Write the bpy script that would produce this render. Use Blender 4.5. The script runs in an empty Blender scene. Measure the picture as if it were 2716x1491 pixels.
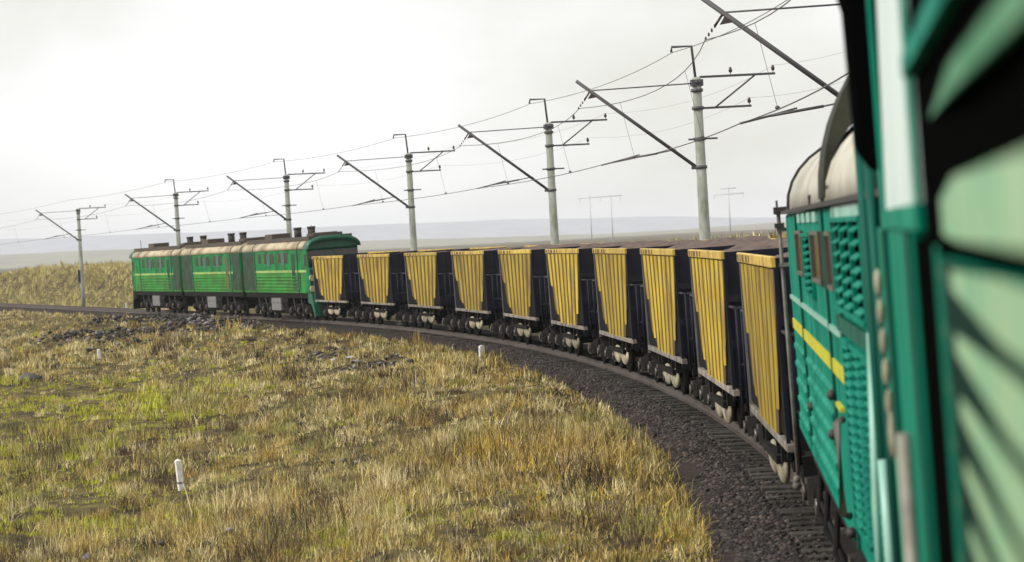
import bpy, math, random
import numpy as np
from mathutils import Matrix, Vector
random.seed(7); rng = np.random.default_rng(11)
SC = bpy.context.scene
COL = SC.collection

# ------------------------------------------------------------------ camera
EYE = 3.77
PITCH, ROLL = 0.01632, 0.05219
cam_d = bpy.data.cameras.new('camera'); cam = bpy.data.objects.new('camera', cam_d); COL.objects.link(cam)
cam_d.sensor_width = 36.0; cam_d.lens = 90.75; cam_d.clip_start = 0.05; cam_d.clip_end = 30000
_F = Vector((0, math.cos(PITCH), -math.sin(PITCH))); _U = Vector((0, math.sin(PITCH), math.cos(PITCH))); _R = Vector((1, 0, 0))
_r = _R*math.cos(ROLL) - _U*math.sin(ROLL); _u = _R*math.sin(ROLL) + _U*math.cos(ROLL)
M = Matrix.Identity(4)
for i in range(3): M[i][0], M[i][1], M[i][2] = _r[i], _u[i], -_F[i]
M[2][3] = EYE
cam.matrix_world = M
cam_d.dof.use_dof = True; cam_d.dof.focus_distance = 62.0; cam_d.dof.aperture_fstop = 3.3
SC.camera = cam

# ------------------------------------------------------------------ world, sun, exposure
SUN_EL, SUN_AZ = math.radians(36), math.radians(-104)     # azimuth from +Y towards +X
w = bpy.data.worlds.new('World'); SC.world = w; w.use_nodes = True
nt = w.node_tree; nt.nodes.clear()
def wn(t, **k):
    n = nt.nodes.new(t)
    for a, b in k.items(): setattr(n, a, b)
    return n
out = wn('ShaderNodeOutputWorld'); bg = wn('ShaderNodeBackground')
sky = wn('ShaderNodeTexSky', sky_type='NISHITA', sun_disc=False, sun_elevation=SUN_EL, sun_rotation=SUN_AZ)
tc = wn('ShaderNodeTexCoord'); mp = wn('ShaderNodeMapping'); mp.inputs['Scale'].default_value = (5.0, 5.0, 9.0)
mp.inputs['Location'].default_value = (1.3, 0.4, 0.35)
nz = wn('ShaderNodeTexNoise'); nz.inputs['Scale'].default_value = 1.0; nz.inputs['Detail'].default_value = 6.0; nz.inputs['Roughness'].default_value = 0.5
rp = wn('ShaderNodeValToRGB')
rp.color_ramp.elements[0].position = 0.33; rp.color_ramp.elements[0].color = (7.3, 7.25, 6.6, 1)
rp.color_ramp.elements[1].position = 0.66; rp.color_ramp.elements[1].color = (11.4, 11.5, 11.6, 1)
mx = wn('ShaderNodeMixRGB'); mx.inputs[0].default_value = 0.93
L = nt.links.new
L(tc.outputs['Generated'], mp.inputs['Vector']); L(mp.outputs['Vector'], nz.inputs['Vector']); L(nz.outputs['Fac'], rp.inputs[0])
L(sky.outputs[0], mx.inputs[1]); L(rp.outputs[0], mx.inputs[2]); L(mx.outputs[0], bg.inputs['Color'])
bg.inputs['Strength'].default_value = 0.1
L(bg.outputs[0], out.inputs['Surface'])
sd = bpy.data.lights.new('sun', 'SUN'); sd.energy = 2.5; sd.angle = math.radians(8); sd.color = (1.0, 0.965, 0.90)
so = bpy.data.objects.new('sun', sd); COL.objects.link(so)
_d = Vector((math.cos(SUN_EL)*math.sin(SUN_AZ), math.cos(SUN_EL)*math.cos(SUN_AZ), math.sin(SUN_EL)))
so.rotation_euler = _d.to_track_quat('Z', 'Y').to_euler(); so.location = (-40, 20, 60)
SC.view_settings.view_transform = 'Standard'; SC.view_settings.look = 'None'
SC.view_settings.exposure = 0.24; SC.view_settings.gamma = 1.0; SC.view_settings.use_curve_mapping = False
SC.cycles.volume_bounces = 3; SC.cycles.max_bounces = 8; SC.cycles.transparent_max_bounces = 6

# ------------------------------------------------------------------ helpers
def link(o): COL.objects.link(o); return o
def tag(o, label=None, cat=None, group=None, kind=None):
    if label: o['label'] = label
    if cat: o['category'] = cat
    if group: o['group'] = group
    if kind: o['kind'] = kind
    return o
def empty(name, loc, rot=(0, 0, 0)):
    o = bpy.data.objects.new(name, None); o.empty_display_size = .3; o.location = loc; o.rotation_euler = rot
    return link(o)
def children(o): return list(o.children)
def copy_tree(o, parent=None):
    c = o.copy(); COL.objects.link(c)
    if parent is not None: c.parent = parent
    for ch in list(o.children): copy_tree(ch, c)
    return c

class MB:
    def __init__(s): s.v = []; s.f = []; s.sm = []; s.cuts = []
    def add(s, vs, fs, smooth=False):
        n = len(s.v); s.cuts.append((n, len(s.f))); s.v += [tuple(p) for p in vs]; s.f += [tuple(i+n for i in f) for f in fs]; s.sm += [smooth]*len(fs); return s
    def box(s, x0, x1, y0, y1, z0, z1):
        vs = [(x, y, z) for x in (x0, x1) for y in (y0, y1) for z in (z0, z1)]
        return s.add(vs, [(0, 1, 3, 2), (4, 6, 7, 5), (0, 4, 5, 1), (2, 3, 7, 6), (0, 2, 6, 4), (1, 5, 7, 3)])
    def tube(s, pts, r, n=8, cap=True):
        pts = [Vector(p) for p in pts]; rs = r if isinstance(r, (list, tuple)) else [r]*len(pts)
        vs = []; fs = []
        for i, p in enumerate(pts):
            t = (pts[min(i+1, len(pts)-1)]-pts[max(i-1, 0)]).normalized()
            a = t.cross(Vector((0, 0, 1)))
            if a.length < 1e-3: a = t.cross(Vector((0, 1, 0)))
            a.normalize(); b = t.cross(a)
            for k in range(n):
                an = 2*math.pi*k/n; vs.append(p + (a*math.cos(an)+b*math.sin(an))*rs[i])
        for i in range(len(pts)-1):
            for k in range(n):
                fs.append((i*n+k, i*n+(k+1) % n, (i+1)*n+(k+1) % n, (i+1)*n+k))
        s.add(vs, fs, True)
        if cap:
            m = len(s.v)-len(vs)
            s.f.append(tuple(m+k for k in range(n))[::-1]); s.sm.append(False)
            s.f.append(tuple(m+(len(pts)-1)*n+k for k in range(n))); s.sm.append(False)
        return s
    def prism(s, poly, axis, a0, a1, smooth=False):
        """poly in the plane across axis (0:x -> (y,z), 1:y -> (x,z), 2:z -> (x,y)), extruded a0..a1"""
        def P(q, a):
            return (a, q[0], q[1]) if axis == 0 else ((q[0], a, q[1]) if axis == 1 else (q[0], q[1], a))
        n = len(poly); vs = [P(q, a0) for q in poly]+[P(q, a1) for q in poly]
        base = len(s.v)
        s.add(vs, [(i, (i+1) % n, n+(i+1) % n, n+i) for i in range(n)], smooth)
        s.f += [tuple(base+i for i in range(n))[::-1], tuple(base+n+i for i in range(n))]; s.sm += [False, False]
        return s
    def ball(s, c, rx, ry, rz, n=10, m=7):
        vs = []; fs = []
        for i in range(m+1):
            ph = math.pi*i/m
            for k in range(n):
                th = 2*math.pi*k/n
                vs.append((c[0]+rx*math.sin(ph)*math.cos(th), c[1]+ry*math.sin(ph)*math.sin(th), c[2]+rz*math.cos(ph)))
        for i in range(m):
            for k in range(n): fs.append((i*n+k, (i+1)*n+k, (i+1)*n+(k+1) % n, i*n+(k+1) % n))
        return s.add(vs, fs, True)
    def each(s, name, mat, parent=None, bevel=0):
        """every shape that was added becomes an object of its own"""
        os_ = []; cuts = s.cuts+[(len(s.v), len(s.f))]
        for (v0, f0), (v1, f1) in zip(cuts, cuts[1:]):
            m = MB(); m.v = s.v[v0:v1]; m.f = [tuple(i-v0 for i in f) for f in s.f[f0:f1]]; m.sm = s.sm[f0:f1]
            os_.append(m.build(name, mat, parent, bevel))
        return os_
    def build(s, name, mat, parent=None, bevel=0):
        me = bpy.data.meshes.new(name); me.from_pydata(s.v, [], s.f); me.update()
        me.polygons.foreach_set('use_smooth', s.sm)
        import bmesh
        b = bmesh.new(); b.from_mesh(me); bmesh.ops.recalc_face_normals(b, faces=b.faces); b.to_mesh(me); b.free()
        me.materials.append(mat); o = bpy.data.objects.new(name, me); link(o)
        if parent is not None: o.parent = parent
        if bevel:
            md = o.modifiers.new('bevel', 'BEVEL'); md.width = bevel; md.segments = 2; md.limit_method = 'ANGLE'
        return o

def np_mesh(name, V, F, mat, cols=None, smooth=False):
    """V (n,3), F (m,k) numpy"""
    me = bpy.data.meshes.new(name); n, (m, k) = len(V), F.shape
    me.vertices.add(n); me.vertices.foreach_set('co', np.ascontiguousarray(V, dtype=np.float32).ravel())
    me.loops.add(m*k); me.loops.foreach_set('vertex_index', np.ascontiguousarray(F, dtype=np.int32).ravel())
    me.polygons.add(m); me.polygons.foreach_set('loop_start', np.arange(0, m*k, k, dtype=np.int32))
    try: me.polygons.foreach_set('loop_total', np.full(m, k, dtype=np.int32))
    except Exception: pass
    if smooth: me.polygons.foreach_set('use_smooth', np.ones(m, dtype=bool))
    if cols is not None:
        at = me.color_attributes.new('tint', 'FLOAT_COLOR', 'POINT')
        c4 = np.ones((n, 4), dtype=np.float32); c4[:, :3] = cols; at.data.foreach_set('color', c4.ravel())
    me.update(calc_edges=True); me.validate()
    me.materials.append(mat); o = bpy.data.objects.new(name, me); return link(o)

# ---- materials
MATS = {}
def mat(name, col, rough=.6, spec=.5, metal=0, dirt=None, amount=.5, scale=1.5, stretch=(1, 1, 1), bump=0, bscale=30, lo=.42, hi=.68, coord='Object', tint=False, coat=0, vary=0):
    m = bpy.data.materials.new(name); m.use_nodes = True; t = m.node_tree; b = t.nodes['Principled BSDF']
    b.inputs['Roughness'].default_value = rough; b.inputs['Metallic'].default_value = metal
    b.inputs['Specular IOR Level'].default_value = spec; b.inputs['Coat Weight'].default_value = coat
    b.inputs['Coat Roughness'].default_value = .12
    b.inputs['Base Color'].default_value = (*col, 1)
    tcn = t.nodes.new('ShaderNodeTexCoord'); mpn = t.nodes.new('ShaderNodeMapping'); mpn.inputs['Scale'].default_value = stretch
    t.links.new(tcn.outputs[coord], mpn.inputs['Vector'])
    if vary:
        oi = t.nodes.new('ShaderNodeObjectInfo'); ml = t.nodes.new('ShaderNodeMath'); ml.operation = 'MULTIPLY'; ml.inputs[1].default_value = 40
        t.links.new(oi.outputs['Random'], ml.inputs[0]); t.links.new(ml.outputs[0], mpn.inputs['Location'])
    if dirt is not None:
        n = t.nodes.new('ShaderNodeTexNoise'); n.inputs['Scale'].default_value = scale; n.inputs['Detail'].default_value = 7; n.inputs['Roughness'].default_value = .62
        t.links.new(mpn.outputs[0], n.inputs['Vector'])
        r = t.nodes.new('ShaderNodeMapRange'); r.inputs['From Min'].default_value = lo; r.inputs['From Max'].default_value = hi
        r.inputs['To Max'].default_value = amount
        t.links.new(n.outputs['Fac'], r.inputs['Value'])
        x = t.nodes.new('ShaderNodeMixRGB'); x.inputs[1].default_value = (*col, 1); x.inputs[2].default_value = (*dirt, 1)
        t.links.new(r.outputs[0], x.inputs[0]); t.links.new(x.outputs[0], b.inputs['Base Color'])
        if vary:
            vr = t.nodes.new('ShaderNodeMapRange'); vr.inputs['To Min'].default_value = 1-vary; vr.inputs['To Max'].default_value = 1+vary*.6
            t.links.new(oi.outputs['Random'], vr.inputs['Value'])
            hs_ = t.nodes.new('ShaderNodeHueSaturation'); t.links.new(vr.outputs[0], hs_.inputs['Value']); t.links.new(x.outputs[0], hs_.inputs['Color']); t.links.new(hs_.outputs[0], b.inputs['Base Color'])
        a = t.nodes.new('ShaderNodeMath'); a.operation = 'MULTIPLY_ADD'; a.inputs[1].default_value = .25; a.inputs[2].default_value = rough
        t.links.new(r.outputs[0], a.inputs[0]); t.links.new(a.outputs[0], b.inputs['Roughness'])
    if bump:
        n2 = t.nodes.new('ShaderNodeTexNoise'); n2.inputs['Scale'].default_value = bscale; n2.inputs['Detail'].default_value = 4
        t.links.new(mpn.outputs[0], n2.inputs['Vector'])
        bp = t.nodes.new('ShaderNodeBump'); bp.inputs['Strength'].default_value = bump; bp.inputs['Distance'].default_value = .02
        t.links.new(n2.outputs['Fac'], bp.inputs['Height']); t.links.new(bp.outputs[0], b.inputs['Normal'])
    if tint:
        at = t.nodes.new('ShaderNodeAttribute'); at.attribute_name = 'tint'
        t.links.new(at.outputs['Color'], b.inputs['Base Color'])
    MATS[name] = m; return m
green = mat('green_paint', (.0, .215, .052), .5, spec=.12, dirt=(.035, .06, .03), amount=.9, scale=.7, stretch=(1, 1, 1.4), lo=.46, hi=.66)
green_lo = mat('green_paint_lower', (.03, .245, .035), .55, spec=.12, dirt=(.085, .09, .04), amount=.75, scale=.8, stretch=(1, .7, 1.6), lo=.42, hi=.66)
green_dk = mat('green_trim_cab_shade', (.0, .10, .05), .45, dirt=(.02, .04, .025), amount=.5, scale=1.2)
endgrey = mat('grimy_panel', (.035, .075, .045), .7, spec=.15, dirt=(.04, .03, .025), amount=.8, scale=1.3)
lime = mat('lime_stripe', (.33, .50, .12), .5, dirt=(.15, .13, .06), amount=.7, scale=1.1)
cream = mat('cream_roof', (.50, .42, .28), .62, dirt=(.16, .095, .05), amount=.9, scale=1.2, stretch=(1, .6, 1))
darkroof = mat('sooty_roof', (.055, .045, .035), .7, dirt=(.13, .09, .05), amount=.8, scale=1.2)
soot = mat('soot_metal', (.025, .022, .022), .65, dirt=(.07, .05, .04), amount=.6, scale=3)
black = mat('black_paint', (.004, .004, .006), .6, spec=.06, dirt=(.012, .010, .010), amount=.5, scale=2)
navy = mat('navy_black_paint', (.008, .010, .022), .5, spec=.12, dirt=(.035, .03, .03), amount=.5, scale=1.8, stretch=(1, 1, .4))
under = mat('underframe_grime', (.007, .006, .006), .8, spec=.12, dirt=(.03, .024, .02), amount=.6, scale=4)
steel = mat('worn_steel', (.13, .12, .115), .4, metal=.7, dirt=(.07, .045, .03), amount=.6, scale=6)
grey = mat('grey_box_paint', (.19, .18, .18), .55, dirt=(.10, .09, .085), amount=.7, scale=2)
paleg = mat('dusty_pale_sill', (.31, .275, .235), .7, dirt=(.07, .052, .04), amount=.95, scale=3.2, vary=.3, lo=.38)
palec = mat('dusty_cream_chute', (.46, .41, .29), .7, dirt=(.11, .08, .05), amount=.95, scale=3.2, vary=.3, lo=.4)
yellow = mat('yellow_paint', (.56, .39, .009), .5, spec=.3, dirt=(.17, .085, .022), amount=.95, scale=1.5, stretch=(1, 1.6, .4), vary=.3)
yellow_gap_shade = mat('yellow_recess_shade', (.06, .035, .010), .7, dirt=(.16, .09, .02), amount=.7, scale=1.2, stretch=(1, 2, .5))  # recesses darkened in the colour to stand for shadow and dirt between ribs
yellow_lt = mat('yellow_beam_paint', (.60, .42, .06), .5, dirt=(.26, .14, .05), amount=.9, scale=2.2, vary=.25)
rust = mat('rust_dust', (.16, .085, .045), .8, dirt=(.07, .045, .03), amount=.8, scale=4)
lamp = mat('lamp_glass', (.62, .62, .34), .25)
glass = mat('dark_glass', (.03, .012, .015), .12, dirt=(.06, .05, .04), amount=.5, scale=3)
teal = mat('teal_paint', (.0, .235, .155), .55, spec=.05, dirt=(.0, .075, .058), amount=.75, scale=1.3, stretch=(1, 1.6, .6))
teal_dk = mat('teal_dark_trim', (.0, .10, .068), .5, spec=.12, dirt=(.02, .05, .04), amount=.6, scale=1.5)
teal_sheen_own = mat('pale_slat_sheen', (.33, .50, .29), .5, spec=.2, dirt=(.10, .34, .20), amount=.8, scale=2.0)  # pale colour stands for sky reflected off the teal side at grazing angle
teal_own = mat('teal_gloss_paint', (.0, .235, .145), .5, spec=.04, dirt=(.0, .07, .045), amount=.5, scale=1.4)
teal_pale = mat('pale_teal_trim', (.30, .55, .45), .35, dirt=(.12, .3, .22), amount=.6, scale=2)
yel_str = mat('yellow_stripe', (.60, .56, .01), .4, dirt=(.35, .30, .03), amount=.5, scale=2)
cream_near = mat('cream_paint_near', (.56, .54, .46), .6, spec=.2, dirt=(.33, .29, .22), amount=.7, scale=1.6, stretch=(1, .5, 1))
white_own = mat('white_gloss_panel', (.64, .75, .69), .35, dirt=(.42, .55, .47), amount=.6, scale=1.3, stretch=(1, 1, .4))
hoodgrey = mat('shaded_olive_metal', (.030, .032, .024), .7, spec=.15, dirt=(.07, .07, .05), amount=.7, scale=2.5)  # colour darkened for the shaded face of the roof hood
green_dk2 = mat('dark_green_gap_shade', (.0, .022, .014), .7, spec=.05)
green_mid = mat('mid_green_gutter', (.08, .25, .12), .5, spec=.1, dirt=(.03, .18, .09), amount=.7, scale=2)
rubber_and_shade = mat('black_rubber_and_shade', (.003, .003, .003), .9, spec=0)  # real rubber, and painted shade in the door slot and window band
brownbar = mat('brown_handle', (.085, .075, .055), .5)
ironwk = mat('mast_ironwork', (.075, .072, .078), .55, dirt=(.12, .10, .09), amount=.5, scale=4)
conc = mat('mast_concrete', (.37, .38, .33), .85, spec=.15, dirt=(.17, .185, .14), amount=.95, scale=2.2, stretch=(1, 1, .35), bump=.3, bscale=25)
insul = mat('insulator_glaze', (.05, .03, .025), .25)
wirem = mat('wire_copper', (.10, .09, .085), .5, metal=.3)
whitep = mat('white_post_paint', (.78, .77, .74), .7, dirt=(.45, .42, .36), amount=.6, scale=6)
pylonm = mat('pylon_haze_pale', (.55, .55, .57), .6)  # paled so that part of the haze sits in the colour
sleepm = mat('sleeper_concrete', (.085, .076, .066), .9, spec=.1, dirt=(.03, .025, .022), amount=.95, scale=3, vary=.3, bump=.3, bscale=30)
railm = mat('rail_steel', (.10, .075, .06), .5, metal=.5, dirt=(.20, .18, .17), amount=.5, scale=2)
orem = mat('ore_load', (.13, .085, .065), .95, dirt=(.035, .025, .028), amount=.9, scale=6, bump=1, bscale=9)
stonem = mat('rubble_stone', (.3, .3, .3), .9, tint=True, bump=.4, bscale=12)
gravm = mat('ballast_stone', (.1, .1, .1), .95, tint=True)
grassm = mat('dry_grass', (.3, .2, .05), .75, spec=.2, tint=True)
_t = grassm.node_tree; _b = _t.nodes['Principled BSDF']
_b.inputs['Subsurface Weight'].default_value = 0

# ------------------------------------------------------------------ the curve of the track (inner side line of the train)
X0, A0, K0 = .1262, .14878, .003331
DS = .5; NS = 800; S_MIN = -60.0
def _curv(s): return K0 if s < 120 else (.0025 if s < 155 else (0.0 if s < 260 else .001))
def _integrate():
    fw = [(X0, 0., A0)]; x, y, th = fw[0]; s = 0.
    for i in range(NS):
        k = _curv(s+DS/2); th -= k*DS/2; x += math.sin(th)*DS; y += math.cos(th)*DS; th -= k*DS/2; s += DS; fw.append((x, y, th))
    bw = []; x, y, th = X0, 0., A0
    for i in range(int(-S_MIN/DS)):
        th += K0*DS/2; x -= math.sin(th)*DS; y -= math.cos(th)*DS; th += K0*DS/2; bw.append((x, y, th))
    return np.array(bw[::-1]+fw)
PATH = _integrate(); SV = S_MIN+DS*np.arange(len(PATH))
def P(s, off=0., z=0.):
    x = np.interp(s, SV, PATH[:, 0]); y = np.interp(s, SV, PATH[:, 1]); th = np.interp(s, SV, PATH[:, 2])
    return Vector((x+math.cos(th)*off, y-math.sin(th)*off, z))
def TH(s): return float(np.interp(s, SV, PATH[:, 2]))
def path_off(xy):
    """signed offset and s for many points"""
    offs = np.empty(len(xy)); ss = np.empty(len(xy))
    Q = PATH[::4]; qs = SV[::4]
    for a in range(0, len(xy), 20000):
        p = xy[a:a+20000]
        d2 = (p[:, None, 0]-Q[None, :, 0])**2+(p[:, None, 1]-Q[None, :, 1])**2
        i = d2.argmin(1); q = Q[i]
        dx = p[:, 0]-q[:, 0]; dy = p[:, 1]-q[:, 1]
        offs[a:a+20000] = dx*np.cos(q[:, 2])-dy*np.sin(q[:, 2])
        ss[a:a+20000] = qs[i]+dx*np.sin(q[:, 2])+dy*np.cos(q[:, 2])
    return offs, ss

# ---- value noise
_tab = rng.random((256, 256))
def vnoise(x, y):
    xi = np.floor(x).astype(int); yi = np.floor(y).astype(int); fx = x-xi; fy = y-yi
    fx = fx*fx*(3-2*fx); fy = fy*fy*(3-2*fy)
    g = lambda a, b: _tab[a % 256, b % 256]
    return (g(xi, yi)*(1-fx)+g(xi+1, yi)*fx)*(1-fy)+(g(xi, yi+1)*(1-fx)+g(xi+1, yi+1)*fx)*fy
def fbm(x, y, o=4):
    r = 0; a = .5; t = 0
    for i in range(o): r = r+a*vnoise(x*2**i+17.3*i, y*2**i+9.1*i); t += a; a *= .5
    return r/t
def sstep(a, b, x):
    t = np.clip((x-a)/(b-a), 0, 1); return t*t*(3-2*t)

# ------------------------------------------------------------------ ground
def ground_h(x, y):
    xy = np.stack([x, y], 1); off, s = path_off(xy)
    n = fbm(x*.06+5, y*.06, 3)-.5; n2 = fbm(x*.35, y*.35+8, 3)-.5; n3 = fbm(x*1.1, y*1.1+3, 2)-.5
    inn = -.38-.87*sstep(-1.2, -13, off)+1.0*n*sstep(-3, -12, off)+.50*n2*sstep(-1.4, -5, off)+.34*n3*sstep(-1.3, -4, off)
    bh = np.interp(s, [0, 60, 130, 160, 190, 215, 240, 320], [3.35, 3.3, 2.9, 1.7, 1.0, 1.7, 2.4, 2.9])
    ou = -.75+(bh+.75)*sstep(8, 15, off)*(1+.0*n)+.7*n2*sstep(8, 12, off)+.3*n3*sstep(8, 12, off)
    ou = ou-(bh+1.2)*sstep(40, 110, off)
    h = np.where(off < 1.5, inn, ou)
    far = sstep(300, 700, y)
    h = h*(1-far)+far*(-1.5+3.0*n)
    under_track = sstep(-.95, -.6, off)*sstep(5.2, 4.7, off)
    return h*(1-under_track)+under_track*(-1.3), off, s
def axis(lo, dense0, dense1, hi, step, g):
    c = list(np.arange(dense0, dense1, step)); st = step; v = dense1
    while v < hi: c.append(v); st *= g; v += st
    st = step; v = dense0-step; pre = []
    while v > lo: pre.append(v); st *= g; v -= st
    return np.array(pre[::-1]+c)
gx = axis(-6800, -62, 30, 6800, .7, 1.16); gy = axis(-600, 20, 270, 11800, .9, 1.12)
GX, GY = np.meshgrid(gx, gy); gz, _o, _s = ground_h(GX.ravel(), GY.ravel())
nx, ny = len(gx), len(gy)
idx = np.arange(nx*ny).reshape(ny, nx)
GF = np.stack([idx[:-1, :-1], idx[:-1, 1:], idx[1:, 1:], idx[1:, :-1]], -1).reshape(-1, 4)
gm = bpy.data.materials.new('soil_and_dry_turf'); gm.use_nodes = True
t = gm.node_tree; b = t.nodes['Principled BSDF']; b.inputs['Roughness'].default_value = .95; b.inputs['Specular IOR Level'].default_value = .1
tcn = t.nodes.new('ShaderNodeTexCoord')
def noise(sc, det=6, ro=.6):
    n = t.nodes.new('ShaderNodeTexNoise'); n.inputs['Scale'].default_value = sc; n.inputs['Detail'].default_value = det; n.inputs['Roughness'].default_value = ro
    t.links.new(tcn.outputs['Object'], n.inputs['Vector']); return n
r1 = t.nodes.new('ShaderNodeValToRGB'); e = r1.color_ramp.elements
e[0].position = .36; e[0].color = (.035, .026, .02, 1); e[1].position = .66; e[1].color = (.22, .17, .07, 1)
e2 = r1.color_ramp.elements.new(.5); e2.color = (.10, .078, .038, 1)
n1 = noise(1.3, 9, .7); t.links.new(n1.outputs['Fac'], r1.inputs[0])
n4 = noise(.09, 4); r2 = t.nodes.new('ShaderNodeMapRange'); r2.inputs['From Min'].default_value = .5; r2.inputs['From Max'].default_value = .68; r2.inputs['To Max'].default_value = .4
t.links.new(n4.outputs['Fac'], r2.inputs['Value'])
x1 = t.nodes.new('ShaderNodeMixRGB'); x1.inputs[2].default_value = (.11, .115, .028, 1)
t.links.new(r2.outputs[0], x1.inputs[0]); t.links.new(r1.outputs[0], x1.inputs[1]); t.links.new(x1.outputs[0], b.inputs['Base Color'])
bp = t.nodes.new('ShaderNodeBump'); bp.inputs['Strength'].default_value = 1; bp.inputs['Distance'].default_value = .12
n5 = noise(4, 8, .7); t.links.new(n5.outputs['Fac'], bp.inputs['Height']); t.links.new(bp.outputs[0], b.inputs['Normal'])
ground = np_mesh('ground', np.stack([GX.ravel(), GY.ravel(), gz], 1), GF, gm, smooth=True)
tag(ground, kind='structure')

# ---- hills
def hill(name, y0, depth, xs, prof, colr, seed):
    nxh, nyh = 160, 24
    X = np.linspace(xs[0], xs[1], nxh); Y = np.linspace(y0, y0+depth, nyh); XX, YY = np.meshgrid(X, Y)
    top = np.interp(XX/(YY), prof[0], prof[1])*(y0+depth*.5)
    f = np.sin(np.clip((YY-y0)/depth, 0, 1)*math.pi)**.8
    Z = -4+(top+4+EYE)*f*(1+.10*(fbm(XX*.002+seed, YY*.002, 4)-.5))+10*(fbm(XX*.004+seed, YY*.004, 3)-.5)*f
    I = np.arange(nxh*nyh).reshape(nyh, nxh)
    F = np.stack([I[:-1, :-1], I[:-1, 1:], I[1:, 1:], I[1:, :-1]], -1).reshape(-1, 4)
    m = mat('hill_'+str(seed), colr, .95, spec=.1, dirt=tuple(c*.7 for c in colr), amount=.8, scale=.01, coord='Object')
    tag(np_mesh(name, np.stack([XX.ravel(), YY.ravel(), Z.ravel()], 1), F, m, smooth=True), kind='structure')
hill('hills', 8000, 1600, (-4500, 4500), ([-.5, -.2, -.12, -.043, 0, .049, .1, .2, .5], [.0105, .0100, .0088, .0083, .0074, .0060, .0030, .0015, .001]), (.36, .37, .42), 1)  # far hills tinted blue-grey, some of the haze put into their colour
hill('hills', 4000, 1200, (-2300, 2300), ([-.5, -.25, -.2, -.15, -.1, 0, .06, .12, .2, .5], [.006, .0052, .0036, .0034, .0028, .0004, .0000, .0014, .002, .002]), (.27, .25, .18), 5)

# ------------------------------------------------------------------ track bed, sleepers, rails
S0, S1, SSTEP = -40., 330., .5
prof = [(-1.00, -.60), (-.82, -.45), (-.62, -.35), (-.40, -.24), (-.1, -.215), (.25, -.20), (1.5, -.22), (2.9, -.22), (3.4, -.25), (4.0, -.7), (4.6, -1.05), (5.2, -1.4)]
ss = np.arange(S0, S1, SSTEP); V = []
for s in ss:
    for j, (o, z) in enumerate(prof):
        jit = (0.10 if j < 3 else .03)
        p = P(s, o+(vnoise(np.array([s*.9]), np.array([j*3.1]))[0]-.5)*jit*2, z+(vnoise(np.array([s*1.7+50]), np.array([j*5.]))[0]-.5)*jit*(0.4 if 4 <= j <= 7 else 1)); V.append(p)
npf = len(prof); I = np.arange(len(ss)*npf).reshape(len(ss), npf)
F = np.stack([I[:-1, :-1], I[:-1, 1:], I[1:, 1:], I[1:, :-1]], -1).reshape(-1, 4)
balm = mat('ballast_bed', (.034, .025, .020), .95, spec=.15, dirt=(.016, .013, .012), amount=.9, scale=9, bump=1, bscale=14)
tag(np_mesh('ballast_bed', np.array([tuple(v) for v in V]), F, balm, smooth=True), kind='structure')
CEN = 1.55
def rail_mesh(off):
    m = MB(); pf = [(-.066, -.18), (.066, -.18), (.066, -.165), (.012, -.15), (.012, -.045), (.036, -.03), (.036, 0), (-.036, 0), (-.036, -.03), (-.012, -.045), (-.012, -.15), (-.066, -.165)]
    sv = np.arange(S0, S1, 1.5); vs = []; fs = []; n = len(pf)
    for s in sv:
        for (o, z) in pf: vs.append(P(s, CEN+off+o, z))
    for i in range(len(sv)-1):
        for k in range(n): fs.append((i*n+k, i*n+(k+1) % n, (i+1)*n+(k+1) % n, (i+1)*n+k))
    m.add(vs, fs); return m
r = rail_mesh(-.76).build('rail', railm); tag(r, 'steel running rail on the inner, grass side of the curving track', 'rail')
r = rail_mesh(.76).build('rail', railm); tag(r, 'steel running rail on the outer, mast side of the curving track', 'rail')
sl = MB(); sl.prism([(-1.35, -.30), (1.35, -.30), (1.35, -.165), (.95, -.165), (.6, -.18), (-.6, -.18), (-.95, -.165), (-1.35, -.165)], 1, -.125, .125)
sl0 = sl.build('sleeper', sleepm, bevel=.015)
tag(sl0, 'grey concrete sleeper laid in the dark ballast under the rails', 'sleeper', 'sleepers under the curving track')
for i in range(200):
    s = 25+i*.58
    o = sl0 if i == 0 else sl0.copy()
    if i: COL.objects.link(o)
    o.location = P(s, CEN+random.uniform(-.03, .03), random.uniform(-.03, .004)); o.rotation_euler = (0, random.uniform(-.006, .006), -TH(s)+random.uniform(-.02, .02))

# ------------------------------------------------------------------ vehicles
CANT = -.025
def vehicle(name, s_far, s_near):
    a, b = P(s_far, CEN), P(s_near, CEN); c = (a+b)/2; d = (a-b)
    return empty(name, c, (0, CANT, -math.atan2(d.x, d.y)))

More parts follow.
